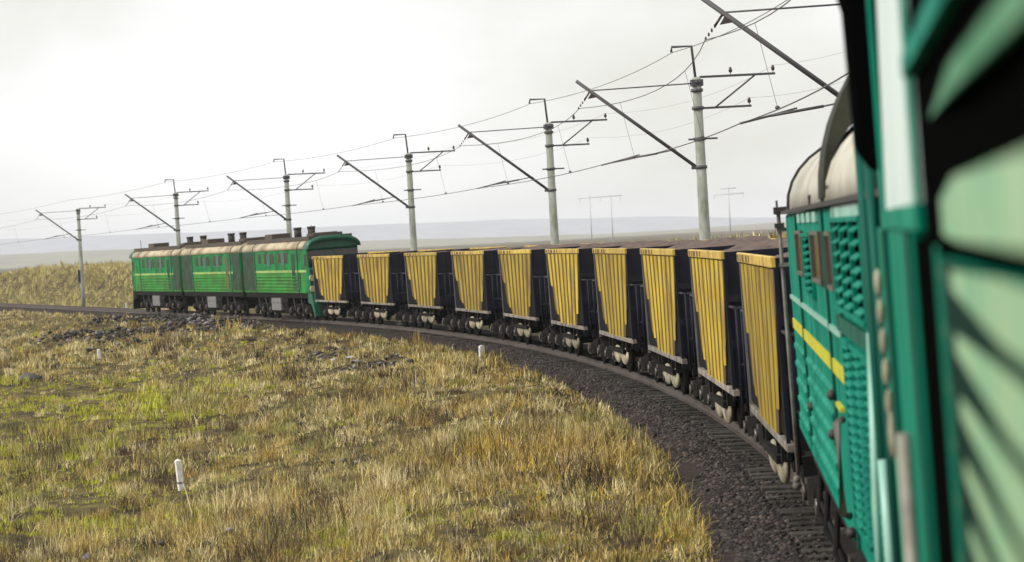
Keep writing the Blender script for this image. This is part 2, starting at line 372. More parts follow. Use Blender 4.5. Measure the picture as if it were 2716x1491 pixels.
def wheelset(m, y, r=.475, n=20):
    for sx in (-.80, .80):
        m.tube([(sx-.065, y, r), (sx+.065, y, r)], r, n)
    m.tube([(-.95, y, r), (.95, y, r)], .08, 8)
def bogie(parent, yc, axles, r=.475, wheel_mat=under, frame_len=None, axle_w=.93):
    L2 = (max(axles)-min(axles))/2
    f = MB()
    for sx in (-1, 1):
        f.prism([(yc-L2-.45, r+.02), (yc-L2-.25, r+.22), (yc-L2+.25, r+.28), (yc-.4, r+.38), (yc+.4, r+.38), (yc+L2-.25, r+.28), (yc+L2+.25, r+.22), (yc+L2+.45, r+.02),
                 (yc+L2+.2, r-.12), (yc+L2-.3, r+.02), (yc+.45, r-.18), (yc-.45, r-.18), (yc-L2+.3, r+.02), (yc-L2-.2, r-.12)], 0, sx*.96, sx*1.10)
        for k in (-.2, 0, .2): f.tube([(sx*1.14, yc+k, r-.1), (sx*1.14, yc+k, r+.3)], .075, 8)
    f.box(-1.0, 1.0, yc-.22, yc+.22, r+.05, r+.42)
    b = f.build('bogie', under, parent)
    for a in axles:
        w_ = MB(); wheelset(w_, yc+a, r); w_.build('wheelset', wheel_mat, b)
        for sx in (-1, 1):
            x_ = MB(); x_.box(sx*1.10, sx*1.24, yc+a-.16, yc+a+.16, r-.15, r+.17); x_.tube([(sx*1.24, yc+a, r), (sx*1.29, yc+a, r)], .11, 10)
            x_.build('axle_box', steel, b)
    return b

# ---- hopper wagon
HW = 1.50          # half width of the body
ZT, ZS = 3.43, 1.15
def edge_left(v):   # u of the yellow panel's edges at depth v (0 top, 1 bottom); far end is u=0
    if v < .52: return .03+.025*v/.52
    if v < .90: return .12+.055*(v-.52)/.38
    return .26+.06*(v-.9)/.1
def edge_right(v):
    if v < .37: return 1.0-.045*v/.37
    if v < .76: return .95-.045*(v-.37)/.39
    return .86-.04*(v-.76)/.24
def make_wagon():
    root = empty('hopper_wagon', (0, 0, 0))
    YL = 3.65
    def yu(u): return YL-2*YL*u
    body = MB()
    for sx in (-1, 1): body.box(sx*(HW-.09), sx*(HW-.03), -YL+.04, YL-.04, ZS+.06, ZT-.18)
    body.box(-HW+.09, HW-.09, -YL+.04, YL-.04, ZS+.1, ZS+.3)
    body.box(-HW+.09, HW-.09, -YL+.3, YL-.3, 2.9, 3.2)
    # sloping discharge cone under the floor
    body.prism([(-1.6, ZS+.1), (1.6, ZS+.1), (.75, .72), (-.75, .72)], 0, -1.0, 1.0)
    body.build('hopper_body', black, root)
    for sy in (-1, 1):
        e = MB(); e.box(-HW+.03, HW-.03, sy*(YL-.04), sy*YL, ZS+.06, ZT-.02)
        for x in (-1.0, -.5, 0, .5, 1.0): e.box(x-.05, x+.05, sy*YL, sy*(YL+.07), ZS+.1, ZT-.2)
        for z in (1.9, 2.65): e.box(-HW+.05, HW-.05, sy*YL, sy*(YL+.06), z-.06, z+.06)
        e.build('end_wall', navy, root)
    for sx in (-1, 1):
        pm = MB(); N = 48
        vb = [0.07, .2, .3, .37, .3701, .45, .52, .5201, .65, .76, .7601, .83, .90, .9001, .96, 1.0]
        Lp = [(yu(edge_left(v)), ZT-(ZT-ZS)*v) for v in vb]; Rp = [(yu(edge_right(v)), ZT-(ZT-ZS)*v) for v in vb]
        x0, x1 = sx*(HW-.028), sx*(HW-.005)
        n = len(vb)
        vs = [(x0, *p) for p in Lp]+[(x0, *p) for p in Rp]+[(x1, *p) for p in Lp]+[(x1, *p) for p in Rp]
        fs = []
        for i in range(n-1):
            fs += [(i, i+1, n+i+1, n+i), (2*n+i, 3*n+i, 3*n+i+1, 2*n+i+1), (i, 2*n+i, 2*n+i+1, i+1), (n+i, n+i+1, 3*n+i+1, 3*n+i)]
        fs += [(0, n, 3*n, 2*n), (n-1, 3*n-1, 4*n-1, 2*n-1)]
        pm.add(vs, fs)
        pn = pm.build('side_panel', yellow_gap_shade, root)
        rb = MB(); NR = 8
        for k in range(NR):
            fr = (k+.38)/(NR-.24)
            ut = .035+fr*.94; ub = .12+fr*.745
            # clip where the rib leaves the panel
            vend = .07
            for v in np.linspace(.07, 1.0, 60):
                uu = ut+(ub-ut)*v
                if uu < edge_left(v)+.001 or uu > edge_right(v)-.001: break
                vend = v
            if vend < .15: continue
            p0 = (yu(ut), ZT-(ZT-ZS)*.07); p1 = (yu(ut+(ub-ut)*vend), ZT-(ZT-ZS)*vend)
            wt, wb = .27, .27-.09*vend
            rb.add([(sx*(HW-.005), p0[0]-wt, p0[1]), (sx*(HW-.005), p0[0]+wt, p0[1]), (sx*(HW-.005), p1[0]+wb, p1[1]), (sx*(HW-.005), p1[0]-wb, p1[1]),
                    (sx*(HW+.008), p0[0]-wt*.62, p0[1]), (sx*(HW+.008), p0[0]+wt*.62, p0[1]), (sx*(HW+.008), p1[0]+wb*.62, p1[1]), (sx*(HW+.008), p1[0]-wb*.62, p1[1])],
                   [(4, 5, 6, 7), (0, 1, 5, 4), (1, 2, 6, 5), (2, 3, 7, 6), (3, 0, 4, 7)])
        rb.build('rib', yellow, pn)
    for sx in (-1, 1):
        tb = MB(); tb.box(sx*(HW-.04), sx*(HW+.03), -YL, YL, ZT-.14, ZT); tbo = tb.build('top_beam', yellow_lt, root, bevel=.015)
        st = MB()
        for (y, wd) in ((3.3, .14), (2.75, .10), (2.15, .22), (1.35, .14), (.75, .10)):
            st.box(sx*(HW+.03), sx*(HW+.036), y-wd, y+wd, ZT-.12, ZT-.02)
        st.each('rusty_patch', rust, tbo)
    for sy in (-1, 1):
        for sx in (-1, 1):
            c = MB(); y = sy*(YL+.02)
            c.box(sx*(HW-.05), sx*(HW+.002), y-.03, y+.03, .98, ZT-.145)
            c.build('corner_post', grey if sy > 0 else navy, root)
    for sx in (-1, 1):
        s_ = MB(); s_.box(sx*(HW-.10), sx*(HW+.005), -YL-.15, YL+.05, ZS-.09, ZS+.012)
        s_.build('sill', paleg, root, bevel=.01)
        br = MB()
        for y in (-1.9, -1.1, 1.0, 1.8): br.box(sx*(HW-.16), sx*(HW-.04), y-.09, y+.09, .78, ZS-.09)
        br.box(sx*(HW-.10), sx*(HW), -1.5, 1.3, .72, .83)
        br.each('sill_bracket', under, root)
        ch = MB()
        for y in (-1.05, .45): ch.ball((sx*1.38, y+.1, .64), .08, .70, .235, 14, 9)
        ch.build('discharge_chute', palec, root)
    fr = MB(); fr.box(-.22, .22, -4.9, 4.9, .82, 1.08)
    for sy in (-1, 1):
        fr.box(-1.42, 1.42, sy*4.72, sy*4.9, .88, 1.10); fr.box(-1.3, 1.3, sy*3.8, sy*4.72, 1.02, 1.07)
    fr.build('underframe', under, root)
    for sy in (-1, 1):
        rl = MB(); y = sy*4.86
        for z in (2.52, 1.62): rl.tube([(-1.45, y, z), (1.45, y, z)], .032, 6)
        for x in (-1.45, 1.45): rl.tube([(x, y, 1.0), (x, y, 2.55)], .03, 6)
        for x in (-1.45, 1.45): rl.tube([(x, y, 2.52), (x, sy*YL, 2.52)], .028, 6)
        rl.build('end_railing', navy, root)
        cp = MB(); cp.box(-.13, .13, sy*4.9, sy*5.30, .88, 1.12); cp.box(-.22, .22, sy*5.22, sy*5.42, .82, 1.18); cp.build('coupler', soot, root)
        hs = MB(); hs.tube([(-.5, sy*4.9, .95), (-.5, sy*5.1, .6), (-.48, sy*5.4, .5)], .035, 6)
        hs.tube([(.95, sy*4.4, 1.1), (.95, sy*4.4, 1.7)], .05, 6); hs.ball((.95, sy*4.4, 1.75), .17, .06, .17)
        hs.build('brake_gear', steel, root)
        bogie(root, sy*3.72, (-.925, .925))
    return root
wag = make_wagon()
# ore heaps
def heap(seed, hk=1.0):
    n_, m_ = 30, 14; vs = []; fs = []
    yy = np.linspace(-3.48, 3.48, n_); xx = np.linspace(-1.37, 1.37, m_)
    Y, X = np.meshgrid(yy, xx, indexing='ij')
    g = np.minimum(1, (3.48-np.abs(Y))/.9)*np.minimum(1, (1.37-np.abs(X))/.7)
    Z = 3.27+hk*g*(.16+.22*np.abs(np.cos((Y+seed*.7)*.85))+.35*(fbm(Y*1.3+seed*7, X*1.3, 3)-.45)+.12*(fbm(Y*5+seed, X*5, 2)-.5))
    m = MB(); vs = np.stack([X.ravel(), Y.ravel(), Z.ravel()], 1)
    I = np.arange(n_*m_).reshape(n_, m_)
    F = np.stack([I[:-1, :-1], I[:-1, 1:], I[1:, 1:], I[1:, :-1]], -1).reshape(-1, 4)
    return m.add(vs.tolist(), F.tolist(), True)
ORD = ['first', 'second', 'third', 'fourth', 'fifth', 'sixth', 'seventh', 'eighth', 'ninth', 'tenth']
SW0, LW = 38.63, 10.87
for i in range(10):
    s_tl = SW0+(9-i)*LW; sc = s_tl-3.65
    o = wag if i == 0 else copy_tree(wag)
    a, b_ = P(sc+3.65, CEN+.045), P(sc-3.65, CEN+.045); c = (a+b_)/2; d = a-b_
    o.location = c; o.rotation_euler = (0, CANT, -math.atan2(d.x, d.y))
    if i == 0: lab = 'yellow ribbed hopper wagon coupled right behind the distant bright green locomotive'
    elif i == 9: lab = 'yellow ribbed hopper wagon coupled to the teal locomotive with the pale handrail'
    elif i >= 5: lab = 'yellow ribbed hopper wagon, %s back from the teal locomotive end' % ORD[9-i]
    else: lab = 'yellow ribbed hopper wagon, %s behind the distant bright green locomotive' % ORD[i]
    tag(o, lab, 'hopper wagon', 'yellow hopper wagons in the goods train')
    h = heap(i*3.1, (.15, .2, .3, .4, .45, .55, .5, .6, .55, .5)[i]).build('ore_heap', orem)
    h.location = o.location; h.rotation_euler = o.rotation_euler
    if i == 9: hl = 'brown ore heaped in the wagon beside the teal locomotive end'
    elif i == 0: hl = 'brown ore heaped in the wagon right behind the green locomotive'
    elif i >= 5: hl = 'brown ore heaped in the %s wagon back from the teal locomotive' % ORD[9-i]
    else: hl = 'brown ore heaped in the %s wagon behind the green locomotive' % ORD[i]
    tag(h, hl, 'ore load', 'ore heaps in the hopper wagons')

# ---- diesel locomotive section (used for the three distant ones)
def arch(hw, z0, z1, n=18, ex=2.4):
    pts = []
    for i in range(n+1):
        a = math.pi*i/n; c, s = math.cos(a), math.sin(a)
        pts.append((hw*math.copysign(abs(c)**(2/ex), c), z0+(z1-z0)*abs(s)**(2/ex)))
    return pts
def make_loco(cab=0, look=0):
    root = empty('diesel_locomotive', (0, 0, 0)); HL = 8.15; W_ = 1.40; ZB, ZM, ZE, ZR = 1.50, 2.62, 3.84, 4.46
    yc0 = -HL if cab != -1 else -HL+1.1; yc1 = HL if cab != 1 else HL-1.1
    b = MB(); b.box(-W_, W_, yc0, yc1, ZM, ZE); body = b.build('body', green, root, bevel=.04)
    lo = MB(); lo.box(-W_+.01, W_-.01, yc0+.01, yc1-.01, ZB, ZM-.002)
    for sx in (-1, 1):
        for z in (1.62, 1.80, 1.98, 2.16, 2.34): lo.prism([(sx*(W_-.01), z), (sx*(W_+.03), z+.03), (sx*(W_+.03), z+.06), (sx*(W_-.01), z+.09)], 1, -5.3, 4.9)
    lo.build('lower_body', green_lo, root)
    s_ = MB()
    for sx in (-1, 1): s_.box(sx*W_, sx*(W_+.012), yc0+2.1 if cab != -1 else yc0-.5, 4.9 if cab != 1 else yc1, 2.60, 2.73)
    s_.each('stripe', lime, root)
    for sx in (-1, 1):
        for (ya, yb) in (([(5.1, 8.12)] if cab != 1 else []) + ([(-8.12, -6.1)] if cab != -1 else [])):
            g = MB(); g.box(sx*W_, sx*(W_+.02), ya, yb, ZB+.1, ZE-.05); g.box(sx*(W_+.02), sx*(W_+.03), ya+.3, yb-.9, 1.75, 2.3)
            g.build('end_panel', endgrey, root)
        d_ = MB()
        for y in (4.95, -5.6): d_.box(sx*W_, sx*(W_+.035), y-.08, y+.08, ZB, ZE-.02)
        d_.each('seam_strip', green_dk, root)
        for (y, w2) in ((3.6, .35), (2.2, .35), (.4, .3), (-1.4, .35), (-3.0, .35)):
            wdw = MB(); wdw.box(sx*(W_-.02), sx*(W_+.015), y-w2, y+w2, 3.12, 3.70); wdw.build('side_window', glass, root)
        for (ya, yb) in ((.9, 1.75), (-2.6, -1.85)):
            gq = MB(); gq.box(sx*W_, sx*(W_+.012), ya, yb, 2.95, 3.66)
            for k in range(7): gq.prism([(sx*(W_+.012), 2.98+k*.097), (sx*(W_+.04), 2.98+k*.097), (sx*(W_+.012), 3.05+k*.097)], 1, ya, yb)
            gq.build('grille', green_dk, root)
        dr = MB(); dr.box(sx*W_, sx*(W_+.02), -4.95, -4.25, 1.62, 3.6); dr.build('side_door', rust if look else endgrey, root)
        gr = MB()
        for k in range(9): gr.box(sx*W_, sx*(W_+.03), -6.05+k*.0, -5.75, 1.7+k*.1, 1.76+k*.1)
        gr.build('louvre', green_dk, root)
    rf = MB(); rf.prism(arch(W_+.03, ZE-.01, ZR), 1, -HL if cab != -1 else -HL+.2, HL if cab != 1 else HL-.2, True); roof = rf.build('roof', cream, root)
    rb = MB()
    for y in (-5.9, 5.2): rb.prism(arch(W_+.05, ZE, ZR+.02), 1, y-.06, y+.06)
    rb.box(-1.18, 1.18, -7.7, 7.7, ZR-.20, ZR+.03)
    rb.each('roof_band', darkroof, roof)
    wk = MB(); wk.box(-.55, .55, 3.8, 5.6, ZR, ZR+.30); wk.build('roof_box', darkroof, roof, bevel=.03)
    wk = MB(); wk.box(-.8, .8, -7.2, -5.7, ZR, ZR+.16); wk.tube([(0, -6.5, ZR+.16), (0, -6.5, ZR+.20)], .7, 16)
    wk.build('roof_hatch', darkroof, roof, bevel=.03)
    for y in {1: (-6.5,), 0: (6.5, -1.3, -4.4), -1: (-1.2, -4.4)}[cab]:
        e = MB(); e.tube([(-.2, y, ZR-.05), (-.2, y, ZR+.48)], .21, 12); e.tube([(-.2, y, ZR+.44), (-.2, y, ZR+.56)], .235, 12)
        e.build('exhaust_stack', soot, roof)
    fr = MB(); fr.box(-W_+.05, W_-.05, yc0, yc1, 1.22, ZB-.005); fr.box(-.2, .2, -8.45, 8.45, .9, 1.2); fr.build('underframe', under, root)
    ft = MB(); ft.prism([(-1.35, .95), (-1.25, 1.22), (1.25, 1.22), (1.35, .95), (1.2, .35), (-1.2, .35)], 1, -2.2, 2.2); ft.build('fuel_tank', under, root)
    for sx in (-1, 1):
        bx = MB(); bx.box(sx*1.22, sx*1.42, -1.0, 1.3, .52, 1.20); bx.box(sx*1.42, sx*1.45, -.95, 1.25, .95, 1.0); bx.build('battery_box', grey, root, bevel=.02)
    for sy in (-1, 1):
        bogie(root, sy*4.35, (-1.85, 0, 1.85), r=.525)
        rp_ = MB()
        for sx in (-1, 1):
            for a in (-1.2, .6): rp_.tube([(sx*1.2, sy*4.35+a, .3), (sx*1.25, sy*4.35+a+.3, 1.2)], .04, 6)
        rp_.each('sand_pipe', soot, root)
    if cab:
        c = cab
        Y = lambda v: c*v
        cabm = MB()
        pr = [(-1.46, 1.0), (-1.46, 2.75), (-1.46, 3.80), (1.46, 3.80), (1.46, 2.75), (1.46, 1.0)]
        # nose: lower wall, waist set forward, screens raked
        cabm.prism([(Y(HL-1.1), 1.5), (Y(HL-.02), 1.5), (Y(HL+.02), 2.75), (Y(HL-.22), 2.80), (Y(HL-.32), 3.74), (Y(HL-.20), 3.86), (Y(HL-1.1), 3.86)], 0, -1.39, 1.39)
        cb = cabm.build('cab', green if c > 0 else green_dk, root, bevel=.03)  # end facing back gets darker green, its shade painted in
        sd_ = MB()
        for sx in (-1, 1):
            sd_.box(sx*1.392, sx*1.405, min(Y(HL-1.1), Y(HL-.35)), max(Y(HL-1.1), Y(HL-.35)), 1.52, 3.78)
        sd_.build('cab_side', green, cb)
        sw = MB()
        for sx in (-1, 1): sw.box(sx*1.4, sx*1.42, min(Y(HL-.95), Y(HL-.5)), max(Y(HL-.95), Y(HL-.5)), 2.95, 3.55)
        sw.build('cab_side_window', glass, cb)
        for sx in (-1, 1):
            ws = MB(); ws.add([(sx*.10, Y(HL-.215), 2.86), (sx*1.32, Y(HL-.215), 2.86), (sx*1.32, Y(HL-.275), 3.70), (sx*.10, Y(HL-.275), 3.70),
                               (sx*.10, Y(HL-.26), 2.86), (sx*1.32, Y(HL-.26), 2.86), (sx*1.32, Y(HL-.33), 3.70), (sx*.10, Y(HL-.33), 3.70)],
                              [(0, 1, 2, 3), (4, 7, 6, 5), (0, 4, 5, 1), (1, 5, 6, 2), (2, 6, 7, 3), (3, 7, 4, 0)]); ws.build('windscreen', glass, cb)
            for z in (2.30, 1.72):
                lm = MB(); lm.tube([(sx*1.27, Y(HL-.03), z), (sx*1.27, Y(HL+.10), z)], .17, 14); lm.build('headlight', lamp, cb)
        vis = MB(); ao = arch(1.45, ZE-.02, ZR+.02); ai = arch(1.38, ZE-.02, ZR-.22); nv = len(ao); ya, yb = min(Y(HL-.9), Y(HL+.22)), max(Y(HL-.9), Y(HL+.22))
        vis.add([(p[0], y, p[1]) for y in (ya, yb) for p in ao]+[(p[0], y, p[1]) for y in (ya, yb) for p in ai],
                [f for i in range(nv-1) for f in ((i, i+1, nv+i+1, nv+i), (2*nv+i, 3*nv+i, 3*nv+i+1, 2*nv+i+1), (i, 2*nv+i, 2*nv+i+1, i+1), (nv+i, nv+i+1, 3*nv+i+1, 3*nv+i))], True)
        tf = MB(); tf.prism(arch(1.36, ZE-.01, ZR-.2), 1, min(Y(HL-.5), Y(HL-.13)), max(Y(HL-.5), Y(HL-.13))); tf.build('cab_brow', green_dk, cb)
        vis.build('cab_roof', green_dk, cb)
        sk = MB(); sk.prism([(Y(HL-.9), 1.5), (Y(HL+.02), 1.5), (Y(HL+.28), .95), (Y(HL+.55), .28), (Y(HL+.35), .22), (Y(HL-.2), .9), (Y(HL-.9), 1.0)], 0, -1.36, 1.36)
        sk.build('front_skirt', green_dk if c < 0 else under, cb)
        ar = MB(); ar.tube([(-.8, Y(HL-1.2), ZR), (-.8, Y(HL-1.2), ZR+.6)], .02, 5); ar.build('aerial', soot, cb)
    return root
locos = [(make_loco(1, 0), 171.0+.0, 'frontmost green diesel locomotive section, heading the train, with a grimy rear end'),
         (make_loco(0, 1), 0, 'middle green diesel locomotive section with a lime stripe, between two like it'),
         (make_loco(-1, 0), 0, 'green diesel locomotive section with dark cab end facing the yellow wagons')]
for j, (o, _, lab) in enumerate(locos):
    sn = 137.0+.25+(2-j)*17.0
    a, b_ = P(sn+16.3, CEN-.10), P(sn, CEN-.10); c = (a+b_)/2; d = a-b_
    o.location = c; o.rotation_euler = (0, CANT, -math.atan2(d.x, d.y))
    tag(o, lab, 'locomotive', 'green locomotive sections at the head of the train')

# ---- teal locomotive section just ahead of the camera: local y = distance along its inner side from the far end, towards the camera
NEAR_M, NEAR_X = .0758, .86
def side_vehicle(name, m, x1, d_ref):
    """origin on the side line at depth d_ref; local +Y runs away from the camera, +X into the body"""
    th = math.atan(m)
    return empty(name, (x1+m*d_ref-CANT*3.4, d_ref, 0), (0, CANT, -th))
near = side_vehicle('teal_locomotive', NEAR_M, NEAR_X, 0)
near.location.x -= 0.0
tag(near, 'teal diesel locomotive section with louvred grilles, cream roof and yellow stripe, coupled behind the wagons', 'locomotive')
DF, DN = 27.2, 11.0
nb = MB(); nb.box(0, 3.0, DN, DF, 1.62, 3.88); nbody = nb.build('body', teal, near, bevel=.03)
# lower corrugation, far bay and the bay before the grille
cr = MB()
for z in (1.80, 1.98, 2.16, 2.34, 2.52):
    cr.prism([(0, z-.045), (-.028, z-.02), (-.028, z+.02), (0, z+.045)], 1, 18.9, 23.6); cr.prism([(0, z-.045), (-.028, z-.02), (-.028, z+.02), (0, z+.045)], 1, 24.3, 26.7)
cr.box(-.018, 0, 17.2, DF, 1.64, 1.72)
cr.build('corrugation', teal, near)
sm = MB()
for y in (24.0, 18.6, 16.75, 13.55): sm.box(-.022, 0, y-.05, y+.05, 1.64, 3.86)
sm.box(-.03, 0, 13.3, 17.1, 3.06, 3.16)
sm.each('seam_strip', teal_dk, near)
pr_ = MB()
for (y0, y1) in ((16.95, 18.5), (18.7, 23.9), (24.1, 26.9)): pr_.box(-.024, 0, y0, y1, 3.005, 3.045)
pr_.each('pale_moulding', teal_pale, near)
ys = MB()
for (y0, y1) in ((16.85, 18.52), (18.68, 23.92), (24.08, 26.9)): ys.box(-.016, 0, y0, y1, 2.70, 2.80)
ys.each('yellow_stripe', yel_str, near)
for (y0, y1) in ((22.6, 24.2-.3), (19.1, 20.5), (17.25, 18.0)):
    wm = MB(); wm.box(-.012, .0, y0, y1, 3.34, 3.68); wo = wm.build('window', glass, near)
    fm = MB()
    for z in (3.31, 3.68): fm.box(-.034, 0, y0-.05, y1+.05, z, z+.03)
    for y in (y0-.06, y1+.0): fm.box(-.034, 0, y, y+.06, 3.34, 3.68)
    fm.build('window_frame', brownbar, wo)
def louvre(y0, y1, z0, z1, ncol, pitch, name='louvre_grille'):
    bk = MB(); bk.box(-.004, .0, y0, y1, z0, z1); g = bk.build(name, rubber_and_shade, near)
    cw = (y1-y0)/ncol
    for k in range(ncol):
        sl_ = MB()
        a, b2 = y0+k*cw+.22*cw, y0+(k+1)*cw-.22*cw
        z = z0+.01
        while z < z1-.02:
            sl_.add([(-.004, a, z+pitch*.5), (-.004, b2, z+pitch*.5), (-.042, b2, z+.012), (-.042, a, z+.012), (-.004, a, z+pitch*.42), (-.004, b2, z+pitch*.42), (-.040, b2, z+.002), (-.040, a, z+.002)],
                    [(0, 1, 2, 3), (4, 7, 6, 5), (2, 1, 5, 6), (0, 3, 7, 4), (3, 2, 6, 7)])
            z += pitch
        sl_.build('slat', teal, g)
    fr_ = MB()
    for k in range(ncol+1): fr_.box(-.03, 0, y0+k*cw-.05, y0+k*cw+.05, z0, z1)
    for z in (z0-.03, z1): fr_.box(-.04, 0, y0-.05, y1+.05, z, z+.03)
    fr_.build('grille_frame', teal, g)
louvre(13.9, 17.05, 3.23, 3.77, 3, .078)
louvre(13.7, 16.65, 1.86, 3.0, 3, .058)
louvre(20.75, 22.3, 3.2, 3.66, 1, .06)
pt = MB(); pt.box(-.02, 0, 14.0, 17.0, 3.80, 3.87)
for y in (19.5, 20.6, 21.7, 22.8): pt.box(-.02, 0, y, y+.6, 3.78, 3.86)
pt.each('eave_trim', teal_pale, near)
gt = MB(); gt.box(-.05, .02, DN, DF, 3.88, 3.915); gt.build('gutter', soot, near)
R_ = 1.52
def near_arch(ext=0.0, lift=0.0, n=20):
    return [(1.5-(1.49+ext)*math.copysign(abs(math.cos(math.pi*i/n))**(2/2.3), math.cos(math.pi*i/n)), 3.9+(.82+lift)*abs(math.sin(math.pi*i/n))**(2/2.3)) for i in range(n+1)]
rf = MB(); rf.prism(near_arch(), 1, DN, DF, True); nroof = rf.build('roof', cream_near, near)
rr = MB()
for y in (26.2, 18.55): rr.prism(near_arch(.025, .03), 1, y-.05, y+.05)
rr.each('roof_band', soot, nroof)
# raised crescent hood standing across the roof
hd = MB(); N_ = 24; outer = []; inner = []
for i in range(N_+1):
    a = math.pi*i/N_; c, s = math.cos(a), math.sin(a)
    outer.append((1.5-1.50*math.copysign(abs(c)**(2/2.2), c), 3.95+1.50*abs(s)**(2/1.9))); inner.append((1.5-1.46*math.copysign(abs(c)**(2/2.3), c), 3.93+.90*abs(s)**(2/2.3)))
y0, y1 = 18.3, 19.2
vs = [(p[0], y0, p[1]) for p in outer]+[(p[0], y0, p[1]) for p in inner]+[(p[0], y1, p[1]) for p in outer]+[(p[0], y1, p[1]) for p in inner]; n1_ = N_+1
fs = []
for i in range(N_):
    fs += [(i, i+1, n1_+i+1, n1_+i), (2*n1_+i, 3*n1_+i, 3*n1_+i+1, 2*n1_+i+1), (i, 2*n1_+i, 2*n1_+i+1, i+1)]
hd.add(vs, fs); hood = hd.build('roof_hood', hoodgrey, nroof)
hs = MB()
for i in (5, 8, 11):
    o_, n_ = outer[i], inner[i]; o2, n2_ = outer[i+1], inner[i+1]
    hs.add([(o_[0], y0-.03, o_[1]), (n_[0], y0-.03, n_[1]), (n_[0]*.6+n2_[0]*.4, y0-.03, n_[1]*.6+n2_[1]*.4), (o_[0]*.6+o2[0]*.4, y0-.03, o_[1]*.6+o2[1]*.4)], [(0, 1, 2, 3)])
    k = len(hs.v)-4
    hs.add([(p[0], y0-.001, p[2]) for p in hs.v[k:k+4]], [(0, 1, 2, 3)])
hs.build('hood_rib', soot, hood)
kn = MB(); kn.box(.02, .22, 17.9, 18.3, 3.915, 4.03); kn.box(.0, .12, 20.9, 21.1, 3.915, 4.0)
kn.box(.28, .42, 15.0, 17.0, 4.42, 4.52); kn.box(.26, .34, 14.2, 14.35, 4.3, 4.5)
kn.each('roof_fitting', soot, nroof)
hp = MB(); hp.tube([(-.07, DF+.05, 1.0), (-.07, DF+.05, 3.95)], .02, 8); hp.ball((-.09, DF+.02, 1.02), .05, .05, .05); hp.ball((-.09, DF-.1, 1.10), .04, .04, .04)
for z in (3.90, 3.72, 3.35): hp.box(-.10, .02, DF-.02, DF+.08, z-.02, z+.02)
hp.build('handrail', paleg, near)
h2 = MB(); h2.tube([(-.08, DF+.06, 3.6), (-.08, DF+.06, 4.03)], .012, 6); h2.box(-.12, .03, DF-.05, DF+.12, 3.885, 3.96); h2.box(-.12, -.02, DF-.04, DF+.1, 3.74, 3.79); h2.build('lamp_bracket', soot, near)
bh = MB(); bh.tube([(-.03, 17.3, 2.45), (-.075, 17.25, 2.43), (-.075, 17.25, 1.82), (-.03, 17.3, 1.80)], .028, 8); bh.build('door_handle', brownbar, near)
for (y, z) in ((22.9, 2.15), (18.9, 2.22), (18.6, 2.53), (17.2, 1.70)):
    k2 = MB(); k2.ball((-.035, y, z), .035, .08, .04); k2.build('latch', soot, near)
yk = MB(); yk.box(-.03, .0, 17.5, 18.2, 2.48, 2.51); yk.build('grab_step', yel_str, near)
# gap end: handrails and a ladder at the near corner
nh = MB()
for (y, x) in ((12.9, -.05), (12.1, -.06), (11.5, -.04)): nh.tube([(x, y, 1.7), (x, y, 4.3)], .03, 8)
nh.box(-.03, 0, 11.2, 12.6, 1.64, 3.86); nh.each('end_handrail', teal_dk, near)
ng = MB(); ng.tube([(-.09, 13.2, 1.7), (-.09, 13.2, 2.3), (-.05, 13.2, 3.2)], .022, 6); ng.tube([(-.08, 12.4, 1.6), (-.08, 12.4, 2.62)], .03, 6); ng.each('pale_rail', teal_pale, near)
nf = MB(); nf.box(.1, 2.9, DN, DF, 1.28, 1.615); nf.build('underframe', under, near)
cp = MB(); cp.box(1.35, 1.65, DF, DF+.6, .9, 1.15); cp.box(1.25, 1.75, DF+.45, DF+.75, .82, 1.2); cp.build('coupler', soot, near)
class _Off(MB): pass
for yc in (23.4, 14.8):
    f = MB()
    for x in (.42, 2.5):
        f.prism([(yc-2.3, .55), (yc-2.1, .80), (yc-1.0, .86), (yc, .95), (yc+1.0, .86), (yc+2.1, .80), (yc+2.3, .55), (yc+1.7, .45), (yc, .5), (yc-1.7, .45)], 0, x, x+.12)
    f.box(.5, 2.5, yc-.3, yc+.3, .6, 1.25)
    bo = f.build('bogie', under, near)
    for a in (-1.85, 0, 1.85):
        wm = MB()
        for sx in (.74, 2.26): wm.tube([(sx-.065, yc+a, .525), (sx+.065, yc+a, .525)], .525, 24)
        wm.tube([(.5, yc+a, .525), (2.5, yc+a, .525)], .09, 8); wm.build('wheelset', under, bo)
        xb = MB(); xb.box(.22, .42, yc+a-.2, yc+a+.2, .36, .74); xb.tube([(.16, yc+a, .53), (.22, yc+a, .53)], .13, 12); xb.build('axle_box', steel, bo)
    sp = MB()
    for (y, z) in ((yc+2.4, 0), (yc-.9, 0), (yc+.9, 0)): sp.tube([(.12, y, 1.3), (.06, y-.2, .9), (.4, y-.9, .35), (.62, y-1.2, .14)], .03, 6)
    sp.tube([(.1, yc+2.6, 1.0), (.1, yc-2.4, .9)], .028, 6)
    sp.each('sand_pipe', under, bo)
tk = MB(); tk.tube([(.33, 16.4, .95), (.33, 18.2, .95)], .22, 16); tk.each('air_reservoir', palec, near)
tk = MB(); tk.prism([(.1, .95), (.2, 1.27), (2.8, 1.27), (2.9, .95), (2.7, .45), (.3, .45)], 1, 17.0, 20.6); tk.build('fuel_tank', under, near)

